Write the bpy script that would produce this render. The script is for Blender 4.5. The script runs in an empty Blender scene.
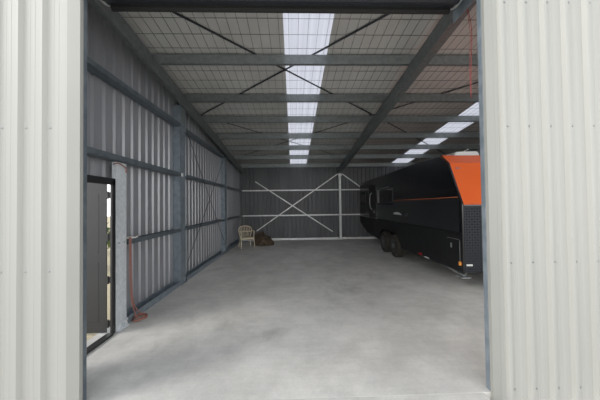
import bpy, bmesh, math, random
from mathutils import Vector, Matrix, noise
random.seed(7)
scn = bpy.context.scene
COL = scn.collection
PI = math.pi

# ------------------------------------------------------------------ materials
def mat(name, color, rough=.5, metal=0., spec=.5):
    m = bpy.data.materials.new(name); m.use_nodes = True
    b = m.node_tree.nodes['Principled BSDF']
    b.inputs['Base Color'].default_value = (*color, 1)
    b.inputs['Roughness'].default_value = rough
    b.inputs['Metallic'].default_value = metal
    b.inputs['Specular IOR Level'].default_value = spec
    return m

def varied(name, c1, c2, scale=3., rough=.5, metal=0., detail=4., stretch=(1, 1, 1), lo=.35, hi=.65, bump=0., spec=.5):
    m = mat(name, c1, rough, metal, spec)
    nt = m.node_tree; N = nt.nodes; L = nt.links; b = N['Principled BSDF']
    tc = N.new('ShaderNodeTexCoord'); mp = N.new('ShaderNodeMapping'); mp.inputs['Scale'].default_value = stretch
    nz = N.new('ShaderNodeTexNoise'); nz.inputs['Scale'].default_value = scale; nz.inputs['Detail'].default_value = detail
    rp = N.new('ShaderNodeValToRGB'); rp.color_ramp.elements[0].position = lo; rp.color_ramp.elements[1].position = hi
    rp.color_ramp.elements[0].color = (*c1, 1); rp.color_ramp.elements[1].color = (*c2, 1)
    L.new(tc.outputs['Object'], mp.inputs['Vector']); L.new(mp.outputs[0], nz.inputs['Vector'])
    L.new(nz.outputs['Fac'], rp.inputs['Fac']); L.new(rp.outputs['Color'], b.inputs['Base Color'])
    if bump:
        bp = N.new('ShaderNodeBump'); bp.inputs['Strength'].default_value = bump; bp.inputs['Distance'].default_value = .02
        L.new(nz.outputs['Fac'], bp.inputs['Height']); L.new(bp.outputs[0], b.inputs['Normal'])
    return m

def concrete():
    m = mat('polished_concrete', (.4, .39, .37), .5)
    nt = m.node_tree; N = nt.nodes; L = nt.links; b = N['Principled BSDF']
    tc = N.new('ShaderNodeTexCoord')
    def nz(scale, detail, stretch=(1, 1, 1), loc=(0, 0, 0), rough=.6):
        mp = N.new('ShaderNodeMapping'); mp.inputs['Scale'].default_value = stretch; mp.inputs['Location'].default_value = loc
        n = N.new('ShaderNodeTexNoise'); n.inputs['Scale'].default_value = scale; n.inputs['Detail'].default_value = detail
        n.inputs['Roughness'].default_value = rough
        L.new(tc.outputs['Object'], mp.inputs['Vector']); L.new(mp.outputs[0], n.inputs['Vector'])
        return n.outputs['Fac']
    def ramp(f, stops):
        r = N.new('ShaderNodeValToRGB'); e = r.color_ramp.elements
        e[0].position, e[0].color = stops[0][0], (*[stops[0][1]] * 3, 1)
        e[1].position, e[1].color = stops[1][0], (*[stops[1][1]] * 3, 1)
        L.new(f, r.inputs['Fac']); return r.outputs['Color']
    def mul(a, bb, fac=1.):
        x = N.new('ShaderNodeMix'); x.data_type = 'RGBA'; x.blend_type = 'MULTIPLY'; x.inputs[0].default_value = fac
        L.new(a, x.inputs[6]); L.new(bb, x.inputs[7]); return x.outputs[2]
    base = N.new('ShaderNodeRGB'); base.outputs[0].default_value = (.70, .675, .635, 1)
    c = mul(base.outputs[0], ramp(nz(.55, 6, (1, .8, 1)), ((.36, .83), (.64, 1.05))))
    c = mul(c, ramp(nz(2.2, 8, (1, 1, 1), (3, 1, 0), .7), ((.36, .80), (.62, 1.04))))
    c = mul(c, ramp(nz(1.1, 5, (1, .5, 1), (9, 4, 0), .65), ((.60, 1.), (.68, .80))))
    c = mul(c, ramp(nz(45, 3, (1, 1, 1), (0, 0, 0), .8), ((.3, .93), (.7, 1.05))))
    c = mul(c, ramp(nz(6, 6, (.25, 2., 1), (5, 2, 0), .7), ((.4, .95), (.6, 1.02))))
    # the dark damp patch about a metre and a half inside the doorway
    mp = N.new('ShaderNodeMapping'); mp.inputs['Location'].default_value = (.95, -3.55, 0)
    L.new(tc.outputs['Object'], mp.inputs['Vector'])
    sc = N.new('ShaderNodeMapping'); sc.inputs['Scale'].default_value = (2.6, 1.5, 0); sc.inputs['Rotation'].default_value = (0, 0, .5)
    L.new(mp.outputs[0], sc.inputs['Vector'])
    ln = N.new('ShaderNodeVectorMath'); ln.operation = 'LENGTH'; L.new(sc.outputs[0], ln.inputs[0])
    ad = N.new('ShaderNodeMath'); ad.operation = 'MULTIPLY_ADD'; L.new(nz(3.5, 5, (1, 1, 1), (1, 7, 0)), ad.inputs[0])
    ad.inputs[1].default_value = 1.9; L.new(ln.outputs['Value'], ad.inputs[2])
    c = mul(c, ramp(ad.outputs[0], ((1.15 / 2, .8), (.78, 1.))))
    L.new(c, b.inputs['Base Color'])
    r = N.new('ShaderNodeValToRGB'); L.new(nz(1.4, 5), r.inputs['Fac'])
    r.color_ramp.elements[0].color = (.42, .42, .42, 1); r.color_ramp.elements[1].color = (.66, .66, .66, 1)
    L.new(r.outputs[0], b.inputs['Roughness'])
    return m

def translucent(name, color):
    m = bpy.data.materials.new(name); m.use_nodes = True
    nt = m.node_tree; N = nt.nodes; L = nt.links; N.clear()
    o = N.new('ShaderNodeOutputMaterial'); t = N.new('ShaderNodeBsdfTranslucent'); d = N.new('ShaderNodeBsdfDiffuse')
    x = N.new('ShaderNodeMixShader'); x.inputs[0].default_value = .22
    nz = N.new('ShaderNodeTexNoise'); nz.inputs['Scale'].default_value = 2.; rp = N.new('ShaderNodeValToRGB')
    tc = N.new('ShaderNodeTexCoord'); L.new(tc.outputs['Object'], nz.inputs['Vector'])
    rp.color_ramp.elements[0].color = (*[c * .9 for c in color], 1); rp.color_ramp.elements[1].color = (*color, 1)
    L.new(nz.outputs['Fac'], rp.inputs['Fac']); L.new(rp.outputs[0], t.inputs['Color'])
    d.inputs['Color'].default_value = (*color, 1)
    L.new(t.outputs[0], x.inputs[1]); L.new(d.outputs[0], x.inputs[2]); L.new(x.outputs[0], o.inputs['Surface'])
    return m

M = {}
M['cream'] = varied('cream_painted_steel', (.395, .393, .365), (.42, .418, .388), 1.2, .42, 0, 3, (1, 1, .3))
M['cream_trim'] = varied('cream_trim_steel', (.285, .284, .262), (.305, .303, .28), 1.2, .42)
M['screw'] = mat('screw_steel', (.38, .39, .39), .4, .4)
M['galv'] = varied('galvanised_steel', (.20, .222, .222), (.26, .283, .283), 14, .45, .5, 3)
M['galv_blue'] = varied('blue_grey_galvanised_steel', (.19, .235, .275), (.27, .32, .365), 9, .42, .5, 3)
M['galv_rafter'] = varied('dull_galvanised_steel', (.135, .152, .152), (.18, .20, .20), 14, .5, .4, 3)
M['galv_shaded'] = varied('shade_darkened_galvanised_steel', (.085, .108, .128), (.13, .155, .175), 9, .42, .4, 3)  # same galvanised steel, with the left side's shade put into its colour
M['galv_bright'] = varied('bright_galvanised_steel', (.62, .64, .64), (.78, .79, .79), 12, .45, .45, 3)
M['galv_post'] = varied('spangled_galvanised_steel', (.66, .71, .75), (.80, .84, .87), 20, .4, .35, 3)
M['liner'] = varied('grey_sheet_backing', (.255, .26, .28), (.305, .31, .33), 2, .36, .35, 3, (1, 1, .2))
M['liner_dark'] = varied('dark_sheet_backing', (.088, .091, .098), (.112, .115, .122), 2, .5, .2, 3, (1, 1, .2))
M['blanket'] = varied('pale_roof_blanket', (.54, .53, .50), (.66, .65, .62), 1.8, .75, 0, 6, (1, .6, 1), .3, .7, .15)
M['blanket_bounce_tint'] = varied('bounce_tinted_roof_blanket', (.50, .44, .405), (.60, .535, .495), 1.8, .75, 0, 6, (1, .6, 1), .3, .7, .15)  # same blanket, with the caravan's warm bounce light put into its colour
M['wire'] = mat('safety_mesh_wire', (.05, .05, .05), .5, .3)
M['sky_sheet'] = translucent('milky_skylight_sheet', (.56, .56, .62))
M['concrete'] = concrete()
M['apron'] = varied('pale_gravel', (.44, .42, .38), (.58, .55, .50), 30, .9, 0, 6, bump=.3)
M['straw'] = varied('dry_straw', (.42, .34, .2), (.62, .53, .36), 18, .95, 0, 6, (1, 3, 1), bump=.6)
M['drum'] = varied('dark_roller_curtain', (.022, .026, .032), (.032, .037, .045), 3, .45, 0, 2, (.2, 1, 1))
M['rubber'] = varied('black_rubber', (.008, .008, .008), (.02, .02, .02), 60, .75)
M['door_leaf'] = varied('dark_grey_door_paint', (.014, .014, .016), (.018, .018, .020), 3, .5)
M['door_frame'] = mat('black_door_frame', (.012, .012, .013), .45)
M['black_gloss'] = varied('satin_black_panel', (.004, .0045, .006), (.006, .0065, .008), 2, .25, spec=.35)
M['black_matt'] = varied('matt_black_panel', (.005, .0055, .0065), (.008, .0085, .0095), 3, .5, spec=.3)
M['black_band'] = mat('gloss_black_band', (.004, .004, .005), .18)
M['char_panel'] = varied('charcoal_panel', (.010, .0112, .0125), (.0125, .0135, .015), 2, .3, spec=.4)
M['orange'] = varied('orange_panel', (.80, .095, .012), (.85, .11, .015), 1.5, .4, spec=.25)
M['orange_line'] = mat('orange_pinstripe', (.50, .12, .04), .5)
M['checker'] = varied('black_checker_plate', (.006, .007, .010), (.009, .010, .013), 8, .6, 0, spec=.2)
M['tread'] = mat('checker_plate_tread', (.05, .053, .07), .45, .1, .3)
M['glass'] = mat('tinted_window', (.006, .006, .008), .05)
M['silver'] = mat('silver_emblem', (.72, .73, .75), .3, .3)
M['tyre'] = varied('tyre_rubber', (.022, .019, .015), (.038, .033, .025), 20, .8)
M['rim'] = mat('black_alloy', (.016, .016, .017), .35, .4)
M['nut'] = mat('chrome_nut', (.75, .75, .75), .25, .6)
M['white_pl'] = mat('white_plastic', (.78, .78, .76), .45)
M['amber'] = mat('amber_lens', (.95, .32, .05), .25)
M['red_lens'] = mat('red_lens', (.5, .02, .02), .25)
M['chassis'] = varied('grey_jack_steel', (.2, .215, .22), (.3, .31, .31), 8, .45, .3)
M['chair'] = varied('cream_moulded_plastic', (.66, .56, .40), (.74, .64, .47), 5, .5)
M['heap'] = varied('brown_canvas', (.045, .030, .019), (.075, .05, .03), 6, .9, 0, 6, bump=.5)
M['heap_light'] = varied('tan_canvas', (.09, .066, .042), (.12, .09, .06), 8, .9)
M['hose'] = varied('faded_red_hose', (.21, .072, .052), (.27, .105, .075), 10, .6)
M['cord'] = mat('red_cord', (.38, .05, .045), .6)
M['leaf'] = varied('hedge_leaf', (.05, .10, .025), (.16, .20, .06), 6, .8)
M['bark'] = mat('bark', (.08, .06, .04), .9)
M['white_rag'] = varied('white_cloth', (.66, .60, .56), (.76, .71, .68), 8, .9)

# ------------------------------------------------------------------ builders
class MB:
    def __init__(s): s.bm = bmesh.new()
    def box(s, x0, x1, y0, y1, z0, z1, mtx=None):
        v = [s.bm.verts.new(Vector(p) if mtx is None else mtx @ Vector(p)) for p in
             ((x0,y0,z0),(x1,y0,z0),(x1,y1,z0),(x0,y1,z0),(x0,y0,z1),(x1,y0,z1),(x1,y1,z1),(x0,y1,z1))]
        for f in ((3,2,1,0),(4,5,6,7),(0,1,5,4),(1,2,6,5),(2,3,7,6),(3,0,4,7)): s.bm.faces.new([v[i] for i in f])
        return s
    def sweep(s, poly, p0, p1, u, v, closed=True):
        """extrude the 2-D outline poly (in axes u, v) from p0 to p1"""
        p0, p1, u, v = map(Vector, (p0, p1, u, v))
        a = [s.bm.verts.new(p0 + u*x + v*y) for x, y in poly]; b = [s.bm.verts.new(p1 + u*x + v*y) for x, y in poly]
        n = len(poly)
        for i in range(n if closed else n-1): s.bm.faces.new((a[i], a[(i+1)%n], b[(i+1)%n], b[i]))
        if closed: s.bm.faces.new(a[::-1]); s.bm.faces.new(b)
        return s
    def bar(s, p0, p1, w, t, n):
        """flat bar of width w and thickness t whose face looks along n"""
        p0, p1, n = map(Vector, (p0, p1, n)); d = (p1-p0).normalized(); u = d.cross(n).normalized(); nn = u.cross(d)
        return s.sweep([(-w/2,-t/2),(w/2,-t/2),(w/2,t/2),(-w/2,t/2)], p0, p1, u, nn)
    def tube(s, pts, r, seg=8, caps=True, scale=None):
        pts = [Vector(p) for p in pts]; rings = []
        up = None
        for i, p in enumerate(pts):
            d = (pts[min(i+1, len(pts)-1)] - pts[max(i-1, 0)]).normalized()
            if up is None:
                up = Vector((0,0,1)) if abs(d.z) < .9 else Vector((1,0,0))
            a = d.cross(up).normalized(); b = a.cross(d).normalized(); up = b
            rr = r[i] if isinstance(r, (list, tuple)) else r
            sx, sy = scale or (1, 1)
            rings.append([s.bm.verts.new(p + a*rr*sx*math.cos(2*PI*k/seg) + b*rr*sy*math.sin(2*PI*k/seg)) for k in range(seg)])
        for q, w in zip(rings, rings[1:]):
            for k in range(seg): s.bm.faces.new((q[k], q[(k+1)%seg], w[(k+1)%seg], w[k]))
        if caps: s.bm.faces.new(rings[0][::-1]); s.bm.faces.new(rings[-1])
        return s
    def lathe(s, prof, c, axis, seg=32):
        """prof = (radius, offset along axis)"""
        c, ax = Vector(c), Vector(axis).normalized()
        a = ax.orthogonal().normalized(); b = ax.cross(a); rings = []
        for r, h in prof:
            rings.append([s.bm.verts.new(c + ax*h + (a*math.cos(2*PI*k/seg) + b*math.sin(2*PI*k/seg))*max(r, 1e-4)) for k in range(seg)])
        for q, w in zip(rings, rings[1:]):
            for k in range(seg): s.bm.faces.new((q[k], q[(k+1)%seg], w[(k+1)%seg], w[k]))
        s.bm.faces.new(rings[0][::-1]); s.bm.faces.new(rings[-1])
        return s
    def build(s, name, m, parent=None, smooth=False, bevel=0., loc=None, seg=2):
        bmesh.ops.recalc_face_normals(s.bm, faces=s.bm.faces)
        if loc is None and parent is None:
            vs = s.bm.verts; lo = [min(v.co[i] for v in vs) for i in range(3)]; hi = [max(v.co[i] for v in vs) for i in range(3)]
            loc = ((lo[0]+hi[0])/2, (lo[1]+hi[1])/2, lo[2])
        off = Vector(loc) if parent is None else Vector(parent.get('_o', (0,0,0)))
        for v in s.bm.verts: v.co -= off
        me = bpy.data.meshes.new(name); s.bm.to_mesh(me); s.bm.free(); me.materials.append(m)
        if smooth: me.shade_smooth() if hasattr(me, 'shade_smooth') else [setattr(p, 'use_smooth', True) for p in me.polygons]
        o = bpy.data.objects.new(name, me); COL.objects.link(o)
        if parent is None: o.location = off; o['_o'] = tuple(off)
        else: o.parent = parent; o['_o'] = tuple(off)
        if bevel:
            b = o.modifiers.new('bevel', 'BEVEL'); b.width = bevel; b.segments = seg; b.limit_method = 'ANGLE'; b.angle_limit = .6
        return o

def empty(name, loc):
    o = bpy.data.objects.new(name, None); COL.objects.link(o); o.location = loc; o.empty_display_size = .1; o['_o'] = tuple(loc); return o
def tag(o, label, cat, group=None, kind=None):
    o['label'] = label; o['category'] = cat
    if group: o['group'] = group
    if kind: o['kind'] = kind
    return o
def struct(o, label=None):
    o['kind'] = 'structure'
    if label: o['label'] = label
    return o

def csec(w, h, lip=.018, t=.004):
    """C section: web along v (height h) at u=0, flanges reaching to u=w"""
    return [(0,-h/2),(w,-h/2),(w,-h/2+lip),(w-t,-h/2+lip),(w-t,-h/2+t),(t,-h/2+t),(t,h/2-t),(w-t,h/2-t),(w-t,h/2-lip),(w,h/2-lip),(w,h/2),(0,h/2)]
def channel(w, h, t=.004):
    return [(0,-h/2),(w,-h/2),(w,-h/2+t),(t,-h/2+t),(t,h/2-t),(w,h/2-t),(w,h/2),(0,h/2)]

# ------------------------------------------------------------------ key dimensions (metres; viewer at the origin, looking along +Y)
EYE = 1.65
YF = 2.153                 # plane of the front wall
YB = 11.6                 # inner plane of the rear girts
XL = -2.342                # inner plane of the left girts
XLC = -2.50                # left cladding
XR = 6.9                   # right wall
A0, SL = 2.965, .112
def rz(y, o=0.): return EYE + A0 - SL*y + o          # underside of the purlins
OL, OR = -1.766, 1.693     # roller opening
NR = Vector((0, SL, 1)).normalized()                   # roof normal (roof falls towards the rear)

# ------------------------------------------------------------------ corrugated sheet
def rib_line(a0, a1, period, depth, first, rw=.034, sw=.016):
    """(along, out) outline of ribbed sheet"""
    pts = [(a0, 0)]; c = first
    while c < a1:
        if c - rw/2 - sw > a0 and c + rw/2 + sw < a1:
            pts += [(c-rw/2-sw, 0), (c-rw/2, depth), (c+rw/2, depth), (c+rw/2+sw, 0)]
            for q in (.36, .64):                       # two shallow swages in each pan
                m = c + rw/2 + sw + (period-rw-2*sw)*q
                if m + .012 < a1: pts += [(m-.008, 0), (m-.004, .0015), (m+.004, .0015), (m+.008, 0)]
        c += period
    pts.append((a1, 0)); return pts

# ------------------------------------------------------------------ setting
def ground_box(name, x0, x1, y0, y1, z0, z1, m): return struct(MB().box(x0, x1, y0, y1, z0, z1).build(name, m))
ground_box('floor', -2.56, XR, YF, 11.98, -.14, 0, M['concrete'])
ground_box('floor_apron', OL+.07, OR-.07, 1.0, YF-.001, -.14, -.002, M['concrete'])
ground_box('ground', -40, 40, -30, 2.10, -.20, -.141, M['apron'])
ground_box('ground_side', -40, -2.561, 2.101, 45, -.20, -.02, M['straw'])

# front wall: ribbed cream cladding with its rows of screws
ROWS = (.025, 1.118, 2.316, 3.424)
SCL, SCR, PER = -2.613, 1.900, .195
def front_clad(name, x0, x1, z0, z1, first, scr_first, zrows=ROWS):
    mb = MB(); prof = rib_line(x0, x1, PER, .030, first, .024, .016)
    mb.sweep([(a, -d) for a, d in prof], (0, YF-.012, z0), (0, YF-.012, z1), (1,0,0), (0,1,0), closed=False)
    o = struct(mb.build(name, M['cream']))
    x = scr_first
    while x < min(x1, x0+1.6) - .02:
        if x > x0+.02:
            for z in zrows:
                MB().lathe([(.010,0),(.010,.002),(.006,.003),(.006,.008),(.002,.009)], (x, YF-.013, z), (0,-1,0), 10).build('screw', M['screw'], o)
        x += PER
    return o
front_clad('wall_front', -2.75, -1.868, -.14, 4.45, SCL-.052, SCL)
front_clad('wall_front_right', 1.765, 2.95, -.14, 4.45, SCR-.052, SCR)
o = MB().box(-1.868, 1.765, YF-.012, YF, 3.62, 4.45).build('wall_front_header', M['cream']); struct(o)
ox = MB().box(2.95, XR, YF-.012, YF, 3.50, 4.45).build('wall_front_far_header', M['cream']); struct(ox)
# flashings each side of the roller opening
for n, x0, x1, s in (('trim_1', -1.872, OL, 1), ('trim_2', OR, 1.770, -1)):
    mb = MB()
    mb.box(x0, x1, YF-.034, YF-.030, -.14, 3.7)
    xe = x1 if s > 0 else x0
    mb.box(xe-.004 if s > 0 else xe, xe if s > 0 else xe+.004, YF-.030, YF-.001, -.14, 3.7)
    xo = x0 if s > 0 else x1
    mb.box(xo if s > 0 else xo-.004, xo+.004 if s > 0 else xo, YF-.030, YF-.012, -.14, 3.7)
    struct(mb.build(n, M['cream_trim']))

# left wall cladding (opening for the personnel door)
DY0, DY1, DZ = 2.47, 3.352, 2.02
DYC = 3.50              # cladding resumes here, behind the door post
mb = MB()
for a0, a1, z0, z1 in ((YF, DY0, 0, 0), (DY0, DYC, DZ, 0), (DYC, 12.0, 0, 0)):
    first = 2.20
    while first < a0 + .04: first += .194
    prof = rib_line(a0, a1, .194, .030, first, .034, .018)
    p0 = [mb.bm.verts.new((XLC-d, a, z0)) for a, d in prof]
    p1 = [mb.bm.verts.new((XLC-d, a, rz(a, .19))) for a, d in prof]
    for i in range(len(prof)-1): mb.bm.faces.new((p0[i], p0[i+1], p1[i+1], p1[i]))
struct(mb.build('wall_left', M['liner']))
# rear wall
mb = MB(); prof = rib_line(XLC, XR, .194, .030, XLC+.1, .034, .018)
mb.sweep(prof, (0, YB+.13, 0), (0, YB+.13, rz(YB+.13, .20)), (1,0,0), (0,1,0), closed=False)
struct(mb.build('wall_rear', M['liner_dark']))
# right wall
mb = MB(); prof = rib_line(YF, YB+.13, .194, .030, YF+.1, .034, .018)
p0 = [mb.bm.verts.new((XR+d, a, 0)) for a, d in prof]; p1 = [mb.bm.verts.new((XR+d, a, rz(a, .19))) for a, d in prof]
for i in range(len(prof)-1): mb.bm.faces.new((p0[i], p0[i+1], p1[i+1], p1[i]))
struct(mb.build('wall_right', M['liner']))

# roof: pale blanket with two milky skylight runs
RT = .195
def roof_strip(mb, x0, x1, th=.03):
    y0, y1 = YF-.05, YB+.2
    n = max(2, int((x1-x0)/.19)); ny = 44
    grid = [[mb.bm.verts.new((x0+(x1-x0)*i/n, y0+(y1-y0)*j/ny,
             rz(y0+(y1-y0)*j/ny, RT) + (0 if i in (0, n) else .004*noise.noise(Vector((i*.7, j*.6, x0))) + .003))) for j in range(ny+1)] for i in range(n+1)]
    for i in range(n):
        for j in range(ny): mb.bm.faces.new((grid[i][j], grid[i+1][j], grid[i+1][j+1], grid[i][j+1]))
mb = MB()
SK = ((-.116, .632), (4.60, 5.36))
roof_strip(mb, XLC-.02, SK[0][0]); roof_strip(mb, SK[0][1], 2.18)
struct(mb.build('ceiling', M['blanket'], smooth=True))
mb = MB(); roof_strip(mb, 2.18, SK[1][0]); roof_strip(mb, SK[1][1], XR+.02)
struct(mb.build('ceiling_right', M['blanket_bounce_tint'], smooth=True))
for (x0, x1), lab in zip(SK, ('long milky skylight strip in the roof over the empty bay', 'long milky skylight strip in the roof above the caravan')):
    mb = MB(); prof = rib_line(x0-.03, x1+.03, .19, .008, x0+.09, .034, .03)
    y0, y1 = YF-.05, YB+.2
    mb.sweep(prof, (0, y0, rz(y0, RT+.012)), (0, y1, rz(y1, RT+.012)), (1,0,0), (0,0,1), closed=False)
    tag(mb.build('skylight_panel', M['sky_sheet']), lab, 'skylight', 'roof skylights')
# safety mesh
mb = MB(); y0, y1 = YF+.05, YB+.12; w = .0021
x = XLC+.03
while x < XR-.03:
    mb.sweep([(-w,0),(w,0),(w,.004),(-w,.004)], (x,y0,rz(y0,.182)), (x,y1,rz(y1,.182)), (1,0,0), (0,0,1)); x += .152
y = y0+.24
while y < y1:
    z = rz(y, .181); mb.box(XLC+.02, XR-.03, y-w*1.1, y+w*1.1, z, z+.004); y += .30
tag(mb.build('roof_safety_mesh', M['wire']), 'dark wire safety mesh stretched beneath the pale roof blanket', 'mesh')

# ------------------------------------------------------------------ roof steel
PUR = (4.365, 5.63, 6.70, 7.86, 8.96, 10.08, 11.36)
ordn = ('nearest the roller doorway', 'second from the roller doorway', 'third from the roller doorway', 'fourth from the roller doorway',
        'third from the rear wall', 'second from the rear wall', 'nearest the rear wall')
for y, w_ in zip(PUR, ordn):
    mb = MB(); mb.sweep(csec(.062, .165), (XLC+.03, y, rz(y, .0835)), (XR-.04, y, rz(y, .0835)), (0,1,0), (0,0,1))
    o = mb.build('roof_purlin', M['galv'])
    tag(o, 'grey steel roof purlin running across the shed, ' + w_, 'purlin', 'roof purlins')
    for xx in (-2.30, 2.16):                                     # cleats where it sits on a rafter
        MB().box(xx-.035, xx+.035, y-.012, y-.003, rz(y, -.06), rz(y, .12)).build('cleat', M['galv'], o)
def rafter(x0, x1, lab, flip):
    mb = MB(); h = .232; yA, yB_ = YF+.03, YB+.1
    pts = csec(x1-x0, h, .025, .006)
    mb.sweep([((x1-x0)-a if flip else a, b) for a, b in pts], (x0, yA, rz(yA, -h/2-.004)), (x0, yB_, rz(yB_, -h/2-.004)), (1,0,0), (0,0,1))
    return tag(mb.build('rafter', M['galv_rafter']), lab, 'rafter', 'roof rafters')
rafter(-2.352, -2.290, 'steel rafter along the top of the left wall under the purlins', True)
rafter(2.11, 2.245, 'steel rafter running front to back between the empty bay and the caravan bay', False)

def strap(name, p0, p1, w, n, m, lab, cat, grp, t=.004):
    mb = MB().bar(p0, p1, w, t, n); return tag(mb.build(name, m), lab, cat, grp)
G = 'flat roof bracing straps'
def rp(x, y, o=.172): return (x, y, rz(y, o))
Y0s, Y1s, Y2s = 2.92, 6.66, 10.5
xa, xb, xc, xd = -2.42, 2.18, 2.20, 6.75
for p, q, o, lab in (
    (rp(xa, Y0s), rp(xb, Y1s), 0, 'dark roof brace strap of the front crossed pair, running from front left to rear right'),
    (rp(xb, Y0s), rp(xa, Y1s), 1, 'dark roof brace strap of the front crossed pair, running from front right to rear left'),
    (rp(xa, Y1s), rp(xb, Y2s), 0, 'dark roof brace strap of the rear crossed pair, running from left wall to rear right'),
    (rp(xb, Y1s), rp(xa, Y2s), 1, 'dark roof brace strap of the rear crossed pair, running from middle rafter to rear left'),
    (rp(xd, Y0s), rp(xc, Y1s), 0, 'dark roof brace strap ahead of the caravan nose, meeting the middle rafter'),
    (rp(xc, Y1s), rp(xd, Y2s), 1, 'dark roof brace strap above the caravan roof, crossing its skylight')):
    e = Vector((0, 0, .0045*o)); strap('roof_brace', Vector(p)+e, Vector(q)+e, .042, NR, M['drum'], lab, 'brace', G)

# ------------------------------------------------------------------ left wall steel
def column(y0, y1, lab, ztop):
    r = empty('steel_column', ((XL-.075), (y0+y1)/2, 0)); tag(r, lab, 'column', 'left wall columns')
    mb = MB(); mb.sweep(csec(y1-y0, .15, .03, .006), (XL-.094, y0, .008), (XL-.094, y0, ztop), (0,1,0), (1,0,0)); mb.build('post', M['galv_blue'], r)
    MB().box(XL-.15, XL+.02, y0-.02, y1+.02, 0, .008).build('base_plate', M['galv_blue'], r)
    MB().box(XL-.018, XL-.012, y0+.04, y1-.04, ztop-.36, ztop-.02).build('top_cleat', M['galv'], r)
    return r
column(5.30, 5.56, 'blue-grey steel column on the left wall nearest the doorway', rz(5.4, -.24))
column(8.72, 8.98, 'blue-grey steel column on the left wall nearer the plastic chair', rz(8.8, -.24))
GG = 'left wall girts'
def lgirt(y0, y1, z, lab, h=.066):
    mb = MB(); mb.sweep(csec(h, .148, .018, .004), (XL-.075, y0, z-h/2), (XL-.075, y1, z-h/2), (0,0,1), (1,0,0))
    return tag(mb.build('wall_girt', M['galv_shaded']), lab, 'girt', GG, 'thing')
zl, zm, zt = 1.142, 2.307, 3.348
lgirt(2.25, 5.295, zt, 'high steel girt on the left wall between the doorway and the first column')
lgirt(5.565, 8.715, zt-.02, 'high steel girt on the left wall between the two columns')
lgirt(2.25, 5.295, zm+.0, 'steel girt passing above the side door to the first column', .075)
lgirt(5.565, 8.715, zm, 'middle steel girt on the left wall between the two columns')
lgirt(8.985, YB+.02, zm, 'middle steel girt on the left wall in the far corner above the chair')
lgirt(3.62, 5.295, zl, 'low steel girt from the side door post to the first column')
lgirt(5.565, 8.715, zl, 'low steel girt on the left wall between the two columns')
lgirt(8.985, YB+.02, zl, 'low steel girt on the left wall in the far corner behind the chair')
def lrail(y0, y1, lab):
    mb = MB(); mb.sweep(channel(.10, .15, .004), (XL-.076, y0, .001), (XL-.076, y1, .001), (0,0,1), (1,0,0))
    return tag(mb.build('base_rail', M['galv_blue']), lab, 'rail', 'left wall base rails')
lrail(3.62, 5.27, 'blue-grey base rail on the floor from the side door post to the first column')
lrail(5.59, 8.69, 'blue-grey base rail on the floor between the two left wall columns')
lrail(9.01, YB+.02, 'blue-grey base rail on the floor behind the plastic chair')
for p, q, o, lab in (((XL+.0025, 5.60, 3.28), (XL+.0025, 8.66, .30), 0, 'thin dark wall brace on the left wall falling towards the rear'),
                     ((XL+.0025, 5.60, .42), (XL+.0025, 8.66, 3.36), 1, 'thin dark wall brace on the left wall rising towards the rear')):
    e = Vector((.0045*o, 0, 0)); strap('wall_brace', Vector(p)+e, Vector(q)+e, .032, (1,0,0), M['drum'], lab, 'brace', 'left wall braces')['kind'] = 'thing'

# ------------------------------------------------------------------ rear wall steel
BR = M['galv_bright']
def bgirt(x0, x1, z, h, lab):
    mb = MB(); mb.sweep(csec(h, .12, .014, .004), (x0, YB+.061, z-h/2), (x1, YB+.061, z-h/2), (0,0,1), (0,1,0))
    return tag(mb.build('wall_girt', BR), lab, 'girt', 'rear wall girts', 'thing')
PX0, PX1 = 2.155, 2.245
bgirt(XLC+.16, PX0-.005, zm, .05, 'upper pale girt on the rear wall behind the crossed straps')
bgirt(PX1+.005, XR-.05, zm, .05, 'upper pale girt on the rear wall running behind the caravan')
bgirt(XLC+.16, PX0-.005, zl, .05, 'lower pale girt on the rear wall behind the crossed straps')
bgirt(PX1+.005, XR-.05, zl, .05, 'lower pale girt on the rear wall running behind the caravan')
for x0, x1, lab in ((XLC+.16, PX0-.045, 'pale base rail along the foot of the rear wall left of the post'), (PX1+.045, XR-.05, 'pale base rail along the foot of the rear wall behind the caravan')):
    mb = MB(); mb.sweep(channel(.08, .11, .004), (x0, YB+.065, .001), (x1, YB+.065, .001), (0,0,1), (0,1,0))
    tag(mb.build('base_rail', BR), lab, 'rail', 'rear wall base rails')
r = empty('steel_post', ((PX0+PX1)/2, YB+.05, 0)); tag(r, 'pale upright steel post standing at the rear wall under the middle rafter', 'post')
mb = MB(); mb.sweep(csec(PX1-PX0, .12, .02, .005), (PX0, YB+.058, .008), (PX0, YB+.058, rz(YB, -.245)), (1,0,0), (0,1,0)); mb.build('upright', BR, r)
MB().box(PX0-.04, PX1+.04, YB-.03, YB+.12, 0, .008).build('base_plate', BR, r)
MB().box(PX0-.03, PX1+.03, YB-.014, YB-.008, rz(YB, -.36), rz(YB, -.26)).build('top_cleat', BR, r)
SG = 'pale rear wall straps'
for p, q, o, lab in (((-1.74, YB-.0025, 2.72), (1.83, YB-.0025, .36), 0, 'pale crossed strap on the rear wall falling from upper left to the post foot'),
                     ((-1.70, YB-.0025, .44), (2.10, YB-.0025, 3.05), 1, 'pale crossed strap on the rear wall rising from the heap to the post top'),
                     ((2.30, YB-.0025, 3.05), (5.9, YB-.0025, .42), 0, 'pale strap on the rear wall going down from the post top behind the caravan')):
    e = Vector((0, -.0045*o, 0)); strap('wall_strap', Vector(p)+e, Vector(q)+e, .044, (0,-1,0), BR, lab, 'strap', SG)['kind'] = 'thing'

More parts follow.
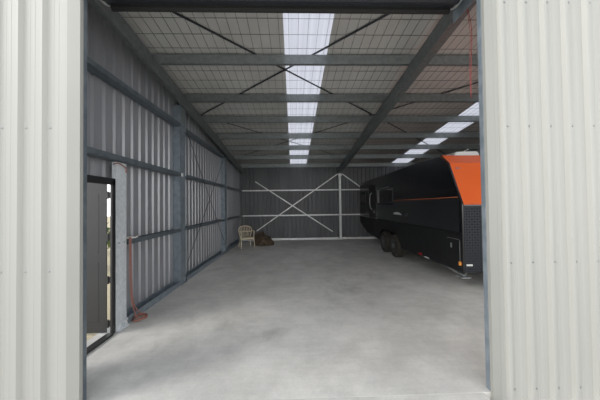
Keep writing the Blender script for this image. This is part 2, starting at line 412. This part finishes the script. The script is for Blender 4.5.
# ------------------------------------------------------------------ roller door: guides, drum, brackets
r = empty('roller_door', (0, YF+.3, 3.4)); tag(r, 'dark rolled-up roller door hanging above the front opening', 'roller door')
DCY, DCZ, DR = 2.50, 3.935, .22
DX0, DX1 = -1.885, 1.735
prof = [(DR-.004*(k % 2), DX0+(DX1-DX0)*k/40) for k in range(41)]
mb = MB()
# rolled curtain, drawn as a spiral section swept along the drum
sec = []
for k in range(72): a = 2*PI*k/72; rr = DR + .006*math.cos(12*a); sec.append((rr*math.cos(a), rr*math.sin(a)))
mb.sweep(sec, (DX0, DCY, DCZ), (DX1, DCY, DCZ), (0,1,0), (0,0,1)); mb.build('curtain_roll', M['drum'], r)
for x in (DX0-.012, DX1):
    MB().lathe([(DR+.010, 0), (DR+.018, .004), (DR+.018, .010), (DR+.010, .012)], (x, DCY, DCZ), (1,0,0), 48).build('end_ring', M['galv_bright'], r)
b = MB(); b.box(DX0+.03, DX1-.03, 2.585, 2.645, 3.695, 3.745); bb = b.build('bottom_rail', M['rubber'], r, bevel=.006)
mb = MB(); mb.sweep([(-.018,0),(-.012,-.012),(.012,-.012),(.018,0)], (DX0+.03, 2.615, 3.695), (DX1-.03, 2.615, 3.695), (0,1,0), (0,0,1)); mb.build('rubber_seal', M['rubber'], bb)
for x0, x1 in ((OL-.075, OL-.012), (OR+.002, OR+.065)):
    mb = MB(); mb.sweep([(0,0),(.063,0),(.063,.05),(0,.05)], (x0, YF+.006, .002), (x0, YF+.006, 3.56), (1,0,0), (0,1,0)); mb.build('guide_track', M['galv_shaded' if x0 < 0 else 'galv_blue'], r, bevel=.004)  # left guide in the steel darkened for shade, right one in the lighter steel
for x in (DX0-.06, DX1+.04):
    zb = 3.60 if x > 0 else 3.86
    k = MB().box(x-.004, x+.004, YF+.14, YF+.50, zb, 4.12).build('bracket', M['galv_blue'], r)
    MB().lathe([(.05,-.03),(.05,.03)], (x, DCY, DCZ), (1,0,0), 20).build('axle_boss', M['galv'], k)
    MB().box(x-.02, x+.02, YF+.13, YF+.15, zb-.02, 4.15).build('bracket_flange', M['galv_blue'], k)

# red pull cord by the drum end
mb = MB(); pts = []
for k in range(15):
    t = k/14; pts.append((1.83+.06*min(1, t*3)+.012*math.sin(5*t), 2.55, 3.86-1.12*t))
mb.tube(pts, .003, 6); pts2 = [(p[0]+.018*math.sin(PI*i/14), p[1]+.05*math.sin(PI*i/14), p[2]) for i, p in enumerate(pts)]; mb.tube(pts2, .0025, 6)
tag(mb.build('pull_cord', M['cord'], smooth=True), 'thin red pull cord hanging from the right end of the roller door', 'cord')

# ------------------------------------------------------------------ side door in the left wall
d = empty('door_1', (XLC+.08, (DY0+DY1)/2, 0)); struct(d, 'open dark side door in the left wall')
mb = MB(); mb.box(XL-.06, XL, DY0, DY0+.05, .001, DZ-.03); mb.box(XL-.03, XL, DY1-.046, DY1+.016, .001, DZ-.03); mb.box(XL-.06, XL, DY0, DY1+.012, DZ-.085, DZ)
mb.build('door_frame', M['door_frame'], d, bevel=.004)
MB().box(XL-.06, XL+.02, DY0+.05, DY1-.052, .001, .03).build('door_sill', M['door_frame'], d)
LY = DY1-.027; LX1 = XL-.086; LX0 = LX1-.82
leaf = MB().box(LX0, LX1, LY, LY+.012, .02, 1.985).build('door_leaf', M['door_leaf'], d, bevel=.003)
for z0, z1 in ((1.06, 1.80), (.16, .92)):      # pressed panels on the leaf
    mb = MB()
    for a, b_, c, e in ((LX0+.10, LX1-.10, z1-.012, z1), (LX0+.10, LX1-.10, z0, z0+.012), (LX0+.10, LX0+.112, z0, z1), (LX1-.112, LX1-.10, z0, z1)): mb.box(a, b_, LY-.002, LY+.001, c, e)
    mb.build('panel_moulding', M['door_leaf'], leaf)
for z in (.14, .70, 1.25, 1.80):
    mb = MB(); mb.lathe([(.012,-.05),(.012,.05)], (LX1+.022, LY-.004, z), (0,0,1), 12); mb.box(LX1-.02, LX1+.06, LY-.003, LY+.004, z-.04, z+.04); mb.build('hinge', M['door_frame'], d)
mb = MB(); mb.tube([(LX0+.07, LY, 1.0), (LX0+.07, LY-.05, 1.0), (LX0+.19, LY-.05, 1.0)], .009, 8); mb.build('handle', M['galv_bright'], leaf, smooth=True)

r = empty('door_post', (XL-.07, 3.47, 0)); tag(r, 'tall spangled galvanised post beside the open side door', 'post')
mb = MB(); mb.sweep(csec(.055, .205, .02, .005), (XL-.001, 3.478, .01), (XL-.001, 3.478, 2.245), (-1,0,0), (0,1,0)); mb.build('post_web', M['galv_post'], r)
MB().box(XL-.06, XL+.035, 3.372, 3.59, 0, .01).build('base_plate', M['galv_post'], r)
mb = MB(); mb.box(XL+.001, XL+.006, 3.44, 3.60, .01, .10); fb = mb.build('foot_bracket', M['galv_post'], r)
for y in (3.47, 3.56): MB().lathe([(.013,0),(.013,.009),(.008,.016)], (XL+.006, y, .06), (1,0,0), 6).build('bolt', M['nut'], fb)
for y in (3.42, 3.53): MB().lathe([(.011,0),(.011,.008),(.007,.013)], (XL, y, 1.16), (1,0,0), 6).build('bolt', M['nut'], r)

# red hose hanging from the low girt end and coiled on the floor
def smooth_pts(ctrl, n=8):
    out = []
    P = [Vector(c) for c in ctrl]
    for i in range(len(P)-1):
        a, b_, c, e = P[max(i-1, 0)], P[i], P[i+1], P[min(i+2, len(P)-1)]
        for k in range(n):
            t = k/n; out.append(.5*((2*b_)+(c-a)*t+(2*a-5*b_+4*c-e)*t*t+(3*b_-a-3*c+e)*t**3))
    out.append(P[-1]); return out
mb = MB(); HX = XL+.035
coil = [(HX+.05+.075*math.cos(a)*(1+.1*math.sin(3*a)), 3.74+.11*math.sin(a), .016+.006*a/PI) for a in [k*.45 for k in range(36)]]
ctrl = [(HX-.01, 3.60, 1.19), (HX+.008, 3.585, 1.205), (HX+.010, 3.582, 1.1), (HX+.006, 3.59, .7), (HX+.01, 3.615, .35), (HX+.03, 3.655, .15), (HX+.07, 3.665, .05)] + coil
mb.tube(smooth_pts(ctrl, 4), .008, 8)
ctrl = [(HX-.01, 3.625, 1.19), (HX+.008, 3.61, 1.2), (HX+.012, 3.605, 1.05), (HX+.014, 3.615, .6), (HX+.015, 3.645, .3), (HX+.05, 3.72, .12), (HX+.09, 3.80, .055), (HX+.10, 3.72, .06)]
mb.tube(smooth_pts(ctrl, 6), .0065, 8)
tag(mb.build('garden_hose', M['hose'], smooth=True), 'faded red hose hanging by the side door and coiled on the floor', 'hose')
# tan cable looped over the post head
mb = MB(); mb.tube(smooth_pts([(XL+.012, 3.31, 2.20), (XL+.02, 3.35, 2.225), (XL+.02, 3.42, 2.225), (XL+.02, 3.49, 2.205), (XL+.02, 3.54, 2.175), (XL+.015, 3.555, 2.12)], 6), .008, 8)
tag(mb.build('cable_loop', M['hose'], smooth=True), 'short reddish cable loop over the head of the galvanised door post', 'cable')
# white rag on the girt end
mb = MB(); n = 14
vs = [[mb.bm.verts.new((XL-.115+.13*i/n, 3.66+.17*j/n, 1.178+.012+.022*(noise.noise(Vector((i*.35, j*.35, 2)))+.5)*(1 if 0 < i < n and 0 < j < n else .3))) for j in range(n+1)] for i in range(n+1)]
for i in range(n):
    for j in range(n): mb.bm.faces.new((vs[i][j], vs[i+1][j], vs[i+1][j+1], vs[i][j+1]))
rag = mb.build('cloth_rag', M['white_rag'], smooth=True); sm = rag.modifiers.new('s', 'SOLIDIFY'); sm.thickness = .012; sm.offset = -1
tag(rag, 'off-white rag lying on the low girt beside the side door', 'rag')
# white tag on the first column
mb = MB(); mb.box(XL-.018, XL-.006, 5.345, 5.43, 2.27, 2.345)
tag(mb.build('plastic_tag', M['white_pl'], bevel=.006), 'small white plastic tag on the first left wall column', 'tag')

# ------------------------------------------------------------------ plastic chair
def make_chair(loc, rot):
    r = empty('plastic_chair', (0, 0, 0)); tag(r, 'cream moulded plastic armchair standing in the rear left corner', 'chair')
    ch = M['chair']
    # seat: dished slab (front is -Y)
    mb = MB(); n = 12; rows = []
    for i in range(n+1):
        row = []
        for j in range(n+1):
            u, v = -1+2*i/n, j/n
            y = -.23+.45*v; wdt = .245-.035*v
            z = .425-.02*(1-u*u)*math.sin(PI*v)-.02*v-(.03*(1-v/.12)**2 if v < .12 else 0)
            row.append(mb.bm.verts.new((u*wdt, y, z)))
        rows.append(row)
    for i in range(n):
        for j in range(n): mb.bm.faces.new((rows[i][j], rows[i+1][j], rows[i+1][j+1], rows[i][j+1]))
    s_ = mb.build('seat', ch, r, smooth=True); q = s_.modifiers.new('s', 'SOLIDIFY'); q.thickness = .022; q.offset = -1
    # apron under the seat front
    mb = MB(); mb.tube(smooth_pts([(-.235,-.215,.385),(-.12,-.232,.36),(0,-.236,.352),(.12,-.232,.36),(.235,-.215,.385)], 4), .022, 8, scale=(.45, 1)); mb.build('seat_apron', ch, r, smooth=True)
    # backrest: arched rim with slats
    mb = MB()
    def bp(u, h):        # u -1..1 across, h 0..1 up
        return Vector((u*(.20+.07*math.sin(min(h, 1)*PI*.6)), .215+.10*h-.09*u*u*(.3+.7*h), .41+.42*h))
    rim = [bp(-1, .02), bp(-1.02, .3), bp(-1.03, .6), bp(-.95, .84), bp(-.65, .98), bp(0, 1.05), bp(.65, .98), bp(.95, .84), bp(1.03, .6), bp(1.02, .3), bp(1, .02)]
    mb.tube(smooth_pts(rim, 5), .026, 8, scale=(.9, .7))
    for u in (-.75, -.5, -.25, 0, .25, .5, .75):
        top = 1.05-.17*u*u-.02
        pts = [bp(u*.82, .0), bp(u*.92, .3), bp(u, .6), bp(u, top)]
        mb.tube(smooth_pts(pts, 4), .031, 6, scale=(1., .35))
    mid = [bp(u/4*.98, .52) for u in range(-4, 5)]; mb.tube(mid, .026, 6, scale=(.4, 1.))
    mb.build('backrest', ch, r, smooth=True)
    for sx in (-1, 1):
        mb = MB(); arm = [bp(sx*1.02, .58), (sx*.285, .06, .665), (sx*.29, -.10, .660), (sx*.275, -.205, .640), (sx*.262, -.235, .60)]
        mb.tube(smooth_pts(arm, 5), .030, 8, scale=(1., .5)); mb.build('armrest', ch, r, smooth=True)
        mb = MB(); leg = [(sx*.262, -.235, .61), (sx*.25, -.222, .42), (sx*.262, -.245, .2), (sx*.272, -.26, 0)]
        mb.tube(smooth_pts(leg, 4), [.032]*6+[.030]*4+[.024]*3, 8, scale=(.9, .7)); mb.build('leg', ch, r, smooth=True)
        mb = MB(); leg = [(sx*.20, .205, .43), (sx*.21, .225, .3), (sx*.235, .265, .12), (sx*.25, .285, 0)]
        mb.tube(smooth_pts(leg, 4), [.032]*6+[.028]*4+[.022]*3, 8, scale=(.9, .7)); mb.build('leg', ch, r, smooth=True)
    r.location = loc; r.rotation_euler = (0, 0, rot); r.scale = (.94, .94, .96); return r
make_chair((-1.83, 9.78, 0), .42)

# brown heap
mb = MB(); bmesh.ops.create_icosphere(mb.bm, subdivisions=5, radius=1)
for v in mb.bm.verts:
    c = v.co.copy(); nn = noise.fractal(c*1.7+Vector((3, 1, 5)), 1., 2.1, 5); fold = abs(noise.noise(c*2.6+Vector((1, 8, 2))))
    k = 1+.13*nn-.10*fold
    z = max(c.z, -.25)
    lean = 1.05 if c.x < 0 else .9
    v.co = Vector((c.x*.43*k, c.y*.33*k, max(0, (z+.22)*.44*lean*k*(1-.38*max(0, c.x)))))
    v.co += Vector((-1.24, 10.35, 0))
o = mb.build('canvas_heap', M['heap'], smooth=True, loc=(-1.24, 10.35, 0))
tag(o, 'brown rumpled canvas heap on the floor beside the plastic chair', 'heap')
mb = MB(); mb.tube(smooth_pts([(-1.36, 10.02, .04), (-1.28, 9.99, .12), (-1.22, 9.98, .21), (-1.12, 10.0, .16), (-1.05, 10.02, .04)], 5), .045, 10)
mb.build('loose_fold', M['heap_light'], o, smooth=True)

# ------------------------------------------------------------------ caravan
CX, CY0, CY1, CW = 3.10, 4.515, 11.52, 2.38
C = empty('caravan', (CX+CW/2, 8.0, 0)); tag(C, 'black and orange caravan parked in the right bay', 'caravan')
X0, X1 = CX, CX+CW
def sideprism(poly, x0, x1): return MB().sweep(poly, (x0,0,0), (x1,0,0), (0,1,0), (0,0,1))
# body shell: lower seam z 1.075; nose raked back; departure angle at the rear
shell = [(CY0+.012, 1.075), (CY0+.012, 1.625), (CY0+.392, 2.425), (CY0+.645, 2.618), (6.1, 2.655), (CY1, 2.575), (CY1+.01, 1.075)]
sideprism(shell, X0, X1).build('body_shell', M['black_gloss'], C, bevel=.02)
under = [(CY0+.05, .42), (CY0+.05, 1.074), (CY1-.02, 1.074), (CY1-.05, .70), (10.0, .42)]
sideprism(under, X0+.32, X1-.32).build('under_body', M['black_matt'], C)
def wheelarch(c0, c1, R, z0, ztop):
    pts = []
    for k in range(9): a = PI/2+PI/2*(1-k/8); pts.append((c0+R*math.cos(a), .34+R*math.sin(a)))
    for k in range(9): a = PI/2-PI/2*k/8; pts.append((c1+R*math.cos(a), .34+R*math.sin(a)))
    return pts
WY = (7.60, 8.47); R = .345
arch = wheelarch(WY[0], WY[1], R+.08, .34, 0)
poly = [(CY0+.012, .36)] + [(CY0+.012, 1.073), (CY1+.01, 1.073), (CY1-.01, .80), (CY1-1.2, .42), (9.2, .36)] + arch[::-1]
for xx in (X0-.004, X1-.026):
    s_ = sideprism(poly, xx, xx+.03).build('skirt_panel', M['black_matt'], C)
    s_['label'] = 'matt black lower side panel with wheel arch'
# charcoal mid panel and decals of the left side
MB().box(X0-.006, X0+.01, CY0+.08, 9.1, 1.09, 1.715).build('side_panel', M['char_panel'], C)
mb = sideprism([(CY0+.11, 1.755), (CY0+.19, 1.93), (6.0, 1.925), (7.55, 1.80), (7.55, 1.738), (6.0, 1.742)], X0-.006, X0+.01); mb.build('decal_band', M['black_band'], C)
mb = sideprism([(CY0+.10, 1.742), (CY0+.105, 1.755), (5.6, 1.745), (7.6, 1.736), (7.6, 1.727), (5.6, 1.734)], X0-.008, X0+.01); mb.build('orange_stripe', M['orange_line'], C)
# nose
nose = [(CY0, 1.60), (CY0-.006, 1.625), (CY0+.378, 2.437), (CY0+.632, 2.634), (CY0+.66, 2.642), (CY0+.66, 2.60), (CY0+.40, 2.40), (CY0+.03, 1.60)]
nz = sideprism(nose, X0+.006, X1-.006).build('nose_panel', M['orange'], C, bevel=.006)
nz['label'] = 'glossy orange raked nose panel'
MB().box(X0+.02, X1-.02, CY0-.012, CY0+.03, .36, 1.598).build('stone_guard', M['checker'], C)
mb = MB(); ty = CY0-.012
for i in range(46):
    for j in range(25):
        x = X0+.05+i*.05; z = .40+j*.048; a = PI/4 if (i+j) % 2 else -PI/4
        m = Matrix.Translation((x, ty, z)) @ Matrix.Rotation(a, 4, 'Y')
        mb.box(-.017, .017, -.003, .002, -.0045, .0045, m)
sg = mb.build('tread_pattern', M['tread'], C)
MB().box(X0+.03, X1-.03, CY0-.018, CY0+.0, 1.578, 1.604).build('nose_trim', M['black_band'], C)
mb = MB(); mb.sweep([(-.012,-.012),(.012,-.012),(.012,.012),(-.012,.012)], (X0+.006, CY0, .36), (X0+.006, CY0, 1.61), (1,0,0), (0,1,0)); mb.build('corner_trim', M['black_band'], C)
sideprism([(CY0-.002, 1.60), (CY0-.008, 1.625), (CY0+.376, 2.439), (CY0+.630, 2.636), (CY0+.640, 2.622), (CY0+.392, 2.428), (CY0+.014, 1.622), (CY0+.014, 1.60)], X0-.004, X0+.03).build('nose_edge_trim', M['black_band'], C)
mb = MB(); mb.box(X0+.11, X0+.20, CY0+.315, CY0+.335, 2.315, 2.335); mb.build('nose_vent', M['black_band'], C)
# roof hatches
for (x0, x1, y0, y1) in ((X0+.40, X0+.95, 5.30, 5.85), (X0+.85, X0+1.45, 7.6, 8.2)):
    h = MB(); h.sweep([(0,0),(0,.06),(.05,.105),(.5,.115),(.55,.06),(.55,0)], (x0, y0, 2.64), (x0, y1, 2.64), ((x1-x0)/.55,0,0), (0,0,1))
    h.build('roof_hatch', M['white_pl'], C, bevel=.012)['label'] = 'white roof hatch'
# window with frame and pane, entry door
wf = MB().box(X0-.010, X0+.02, 7.62, 9.12, 1.60, 2.17).build('window_frame', M['black_matt'], C)
MB().box(X0-.013, X0-.008, 7.68, 9.06, 1.66, 2.11).build('window_pane', M['glass'], wf, bevel=.002)
mb = MB(); mb.tube([(X0-.05, 8.98, 2.10), (X0-.10, 8.45, 2.13), (X0-.05, 7.86, 2.17)], .008, 6); mb.build('window_stay', M['chassis'], wf)
w2 = MB().box(X0-.010, X0+.02, 10.55, 11.35, 1.62, 2.12).build('window_frame', M['black_matt'], C)
MB().box(X0-.013, X0-.008, 10.61, 11.29, 1.68, 2.06).build('window_pane', M['glass'], w2, bevel=.002)
dr = MB().box(X0-.012, X0+.02, 9.36, 10.10, .62, 2.36).build('entry_door', M['black_matt'], C)
mb = MB(); mb.tube(smooth_pts([(X0-.012, 9.72, 2.06), (X0-.07, 9.745, 1.98), (X0-.075, 9.79, 1.74), (X0-.07, 9.74, 1.50), (X0-.012, 9.68, 1.40)], 6), .011, 8)
gh = mb.build('grab_handle', M['silver'], dr, smooth=True); gh['label'] = 'curved pale grab handle'
MB().box(X0-.03, X0-.01, 9.42, 9.50, 1.28, 1.38).build('door_latch', M['chassis'], dr, bevel=.006)
MB().box(X0-.012, X0+.008, 9.15, 11.4, 1.085, 1.10).build('seam_strip', M['chassis'], C)
# silver emblem: slanted blocks tapering to a point
mb = MB()
for a, b_, t0, t1 in ((7.62, 7.47, .035, .055), (7.455, 7.36, .055, .065), (7.345, 7.25, .062, .07), (7.235, 7.06, .07, .02)):
    sl = .02; mb.sweep([(a, 1.312-.0), (a+sl*2, 1.312+t0), (b_+sl*2, 1.312+t1), (b_, 1.306)], (X0-.010,0,0), (X0-.004,0,0), (0,1,0), (0,0,1))
mb.build('emblem', M['silver'], C)
MB().box(X0-.014, X0+.0, 6.72, 7.00, 1.285, 1.375).build('socket_cover', M['black_band'], C, bevel=.008)
# front boot door on the skirt
bt = MB().box(X0-.012, X0+.0, 4.58, 4.96, .54, .955).build('boot_door', M['black_matt'], C, bevel=.012)
mb = MB(); mb.box(X0-.015, X0-.011, 4.572, 4.584, .56, .94); mb.box(X0-.015, X0-.011, 4.60, 4.95, .950, .956); mb.build('door_edge', M['chassis'], bt)
MB().box(X0-.022, X0-.010, 4.81, 4.845, .77, .86).build('boot_latch', M['chassis'], bt, bevel=.005)
# lights
lm = MB().box(X0-.03, X0+.0, 4.55, 4.61, .475, .55).build('marker_light', M['amber'], C, bevel=.012); lm['label'] = 'amber side marker light'
MB().box(X0+.05, X0+.155, CY0-.035, CY0-.012, .485, .515).build('reflector', M['white_pl'], C, bevel=.004)['label'] = 'white front reflector'
MB().box(X0-.02, X0-.003, 5.98, 6.10, .39, .43).build('reflector', M['red_lens'], C, bevel=.004)['label'] = 'red side reflector'
MB().box(X0-.02, X0-.003, 5.66, 5.84, .365, .39).build('reflector', M['white_pl'], C, bevel=.004)['label'] = 'white side reflector'
MB().box(X0+.0, X0+.02, 6.75, 7.0, .372, .39).build('step_edge', M['chassis'], C)
# wheels
def wheel(x, y, side):
    s = side
    w = MB(); w.lathe([(R*.60, 0), (R*.70, -.004), (R*.93, .012), (R*.985, .035), (R, .06), (R, .175), (R*.985, .2), (R*.93, .22), (R*.62, .23)], (x, y, R), (s,0,0), 40)
    t = w.build('wheel', M['tyre'], C, smooth=True); t['label'] = 'black wheel with alloy rim'
    tr = MB()
    for k in range(36):
        a = 2*PI*k/36; m = Matrix.Translation((x, y, R)) @ Matrix.Rotation(a, 4, 'X')
        for q in (0, 1): tr.box(min(s*(.03+.1*q), s*(.115+.1*q)), max(s*(.03+.1*q), s*(.115+.1*q)), -.016+.012*q, .006+.012*q, R-.008, R+.004, m)
    tr.build('tread', M['tyre'], t)
    rm = MB(); rm.lathe([(R*.62, -.002), (R*.60, .004), (R*.57, .03), (R*.5, .055), (.07, .045), (.065, .012), (.02, .01)], (x, y, R), (s,0,0), 32)
    for k in range(6):
        a = 2*PI*k/6; m = Matrix.Translation((x, y, R)) @ Matrix.Rotation(a, 4, 'X')
        rm.box(min(s*.015, s*.05), max(s*.015, s*.05), -.025, .025, .05, R*.59, m)
    r_ = rm.build('rim', M['rim'], t)
    for k in range(6):
        a = 2*PI*(k+.5)/6; p = (x+s*.004, y+.052*math.sin(a), R+.052*math.cos(a))
        MB().lathe([(.014, .012), (.014, -.012), (.006, -.018)], p, (s,0,0), 6).build('wheel_nut', M['nut'], r_)
for y in WY: wheel(X0-.045, y, 1); wheel(X1-.015, y, -1)
# chassis, stabiliser legs, drawbar, jockey wheel, mudflap
MB().box(X0+.42, X0+.50, CY0+.05, 10.4, .34, .419).build('chassis_rail', M['chassis'], C)
MB().box(X1-.50, X1-.42, CY0+.05, 10.4, .34, .419).build('chassis_rail', M['chassis'], C)
for x in (X0+.10, X1-.22):
    st = MB(); st.bar((x+.06, 5.45, .32), (x+.06, 4.72, .25), .06, .04, (0,0,1)); st.box(x, x+.12, 5.35, 5.55, .335, .362)
    q = st.build('stabiliser_leg', M['chassis'], C); q['label'] = 'grey folded stabiliser leg'
    ft = MB(); ft.box(x-.03, x+.15, 4.66, 4.84, .205, .225); ft.build('foot_plate', M['chassis'], q, bevel=.004)
    MB().tube([(x+.06, 4.74, .25), (x+.06, 4.66, .30), (x+.06, 4.66, .35)], .012, 8).build('screw_end', M['chassis'], q)
mb = MB(); mb.bar((X0+.5, CY0+.2, .40), (X0+CW/2-.03, 3.35, .40), .05, .09, (0,0,1)); mb.bar((X1-.5, CY0+.2, .40), (X0+CW/2+.03, 3.35, .40), .05, .09, (0,0,1)); mb.build('drawbar', M['black_matt'], C)
mb = MB(); mb.box(X0+CW/2-.05, X0+CW/2+.05, 3.12, 3.38, .40, .50); mb.build('coupling', M['chassis'], C, bevel=.012)
jw = MB(); jw.tube([(X0+CW/2+.12, 3.6, .14), (X0+CW/2+.12, 3.6, .78)], .028, 12); j = jw.build('jockey_stand', M['chassis'], C)
MB().lathe([(.04, -.03), (.10, -.03), (.10, .03), (.04, .03)], (X0+CW/2+.12, 3.6, .10), (1,0,0), 24).build('jockey_wheel', M['tyre'], j)

# ------------------------------------------------------------------ outside, seen through the side door: hedge
def hedge_plant(x, y, h, lab, seed):
    rnd = random.Random(seed)
    r = empty('shrub', (x, y, -.02)); tag(r, lab, 'shrub', 'shrubs outside the side door')
    mb = MB()
    for k in range(900):
        t = rnd.random(); a = rnd.random()*2*PI; rr = .75*math.sqrt(rnd.random())*math.sin(PI*(.15+.8*t))
        p = Vector((x+rr*math.cos(a), y+rr*math.sin(a), .15+h*t)); s = .07+.06*rnd.random()
        u = Vector((rnd.uniform(-1,1), rnd.uniform(-1,1), rnd.uniform(-1,1))).normalized(); w = u.orthogonal().normalized()
        vs = [mb.bm.verts.new(p+q) for q in (-u*s, w*s*.4, u*s, -w*s*.4)]; mb.bm.faces.new(vs)
    mb.build('foliage', M['leaf'], r)
    mb = MB(); mb.tube([(x, y, -.02), (x+.03, y, h*.5), (x, y+.02, h*.9)], [.05, .035, .01], 8); mb.build('stem', M['bark'], r)
for i, (x, y, h) in enumerate(((-5.6, 6.6, 1.5), (-7.3, 8.8, 1.7))):
    hedge_plant(x, y, h, ('green leafy shrub outside the side door, nearer the shed wall', 'green leafy shrub outside the side door, farther from the shed wall')[i], i)

# ------------------------------------------------------------------ light
w = bpy.data.worlds.new('overcast'); scn.world = w; w.use_nodes = True
nt = w.node_tree; N = nt.nodes; L = nt.links; bg = N['Background']
tc = N.new('ShaderNodeTexCoord'); sp = N.new('ShaderNodeSeparateXYZ'); rpn = N.new('ShaderNodeValToRGB')
L.new(tc.outputs['Generated'], sp.inputs[0]); L.new(sp.outputs['Z'], rpn.inputs['Fac']); L.new(rpn.outputs[0], bg.inputs['Color'])
e = rpn.color_ramp.elements; e[0].position = .02; e[0].color = (1.85, 1.85, 1.81, 1); e[1].position = .8; e[1].color = (.42, .47, .53, 1)
em = e.new(.35); em.color = (.95, .98, 1.0, 1)
bg.inputs['Strength'].default_value = 2.0
sd = bpy.data.lights.new('hazy_sun', 'SUN'); sd.energy = 1.9; sd.angle = math.radians(25); sd.color = (1, .97, .92)
so = bpy.data.objects.new('hazy_sun', sd); COL.objects.link(so); so.location = (-8, -10, 14)
so.rotation_euler = Vector((.85, .42, -.62)).to_track_quat('-Z', 'Y').to_euler()

# ------------------------------------------------------------------ camera
F = Vector((.0275929, .99947339, .01707573)); Rr = Vector((.99954681, -.02738124, -.01250796)); U = Vector((-.01203382*-1, -.01741312, .99977596))
cd = bpy.data.cameras.new('camera'); cd.lens = 15.0; cd.sensor_width = 36; cd.clip_start = .05; cd.clip_end = 200
co = bpy.data.objects.new('camera', cd); COL.objects.link(co)
co.matrix_world = Matrix(((Rr.x, U.x, -F.x, 0), (Rr.y, U.y, -F.y, 0), (Rr.z, U.z, -F.z, EYE), (0, 0, 0, 1)))
scn.camera = co
scn.view_settings.view_transform = 'Standard'; scn.view_settings.look = 'None'; scn.view_settings.exposure = -.22; scn.view_settings.gamma = 1.16
scn.cycles.use_denoising = True
scn.cycles.max_bounces = 12; scn.cycles.diffuse_bounces = 8; scn.cycles.sample_clamp_indirect = 6

for o in list(bpy.data.objects):
    if '_o' in o: del o['_o']
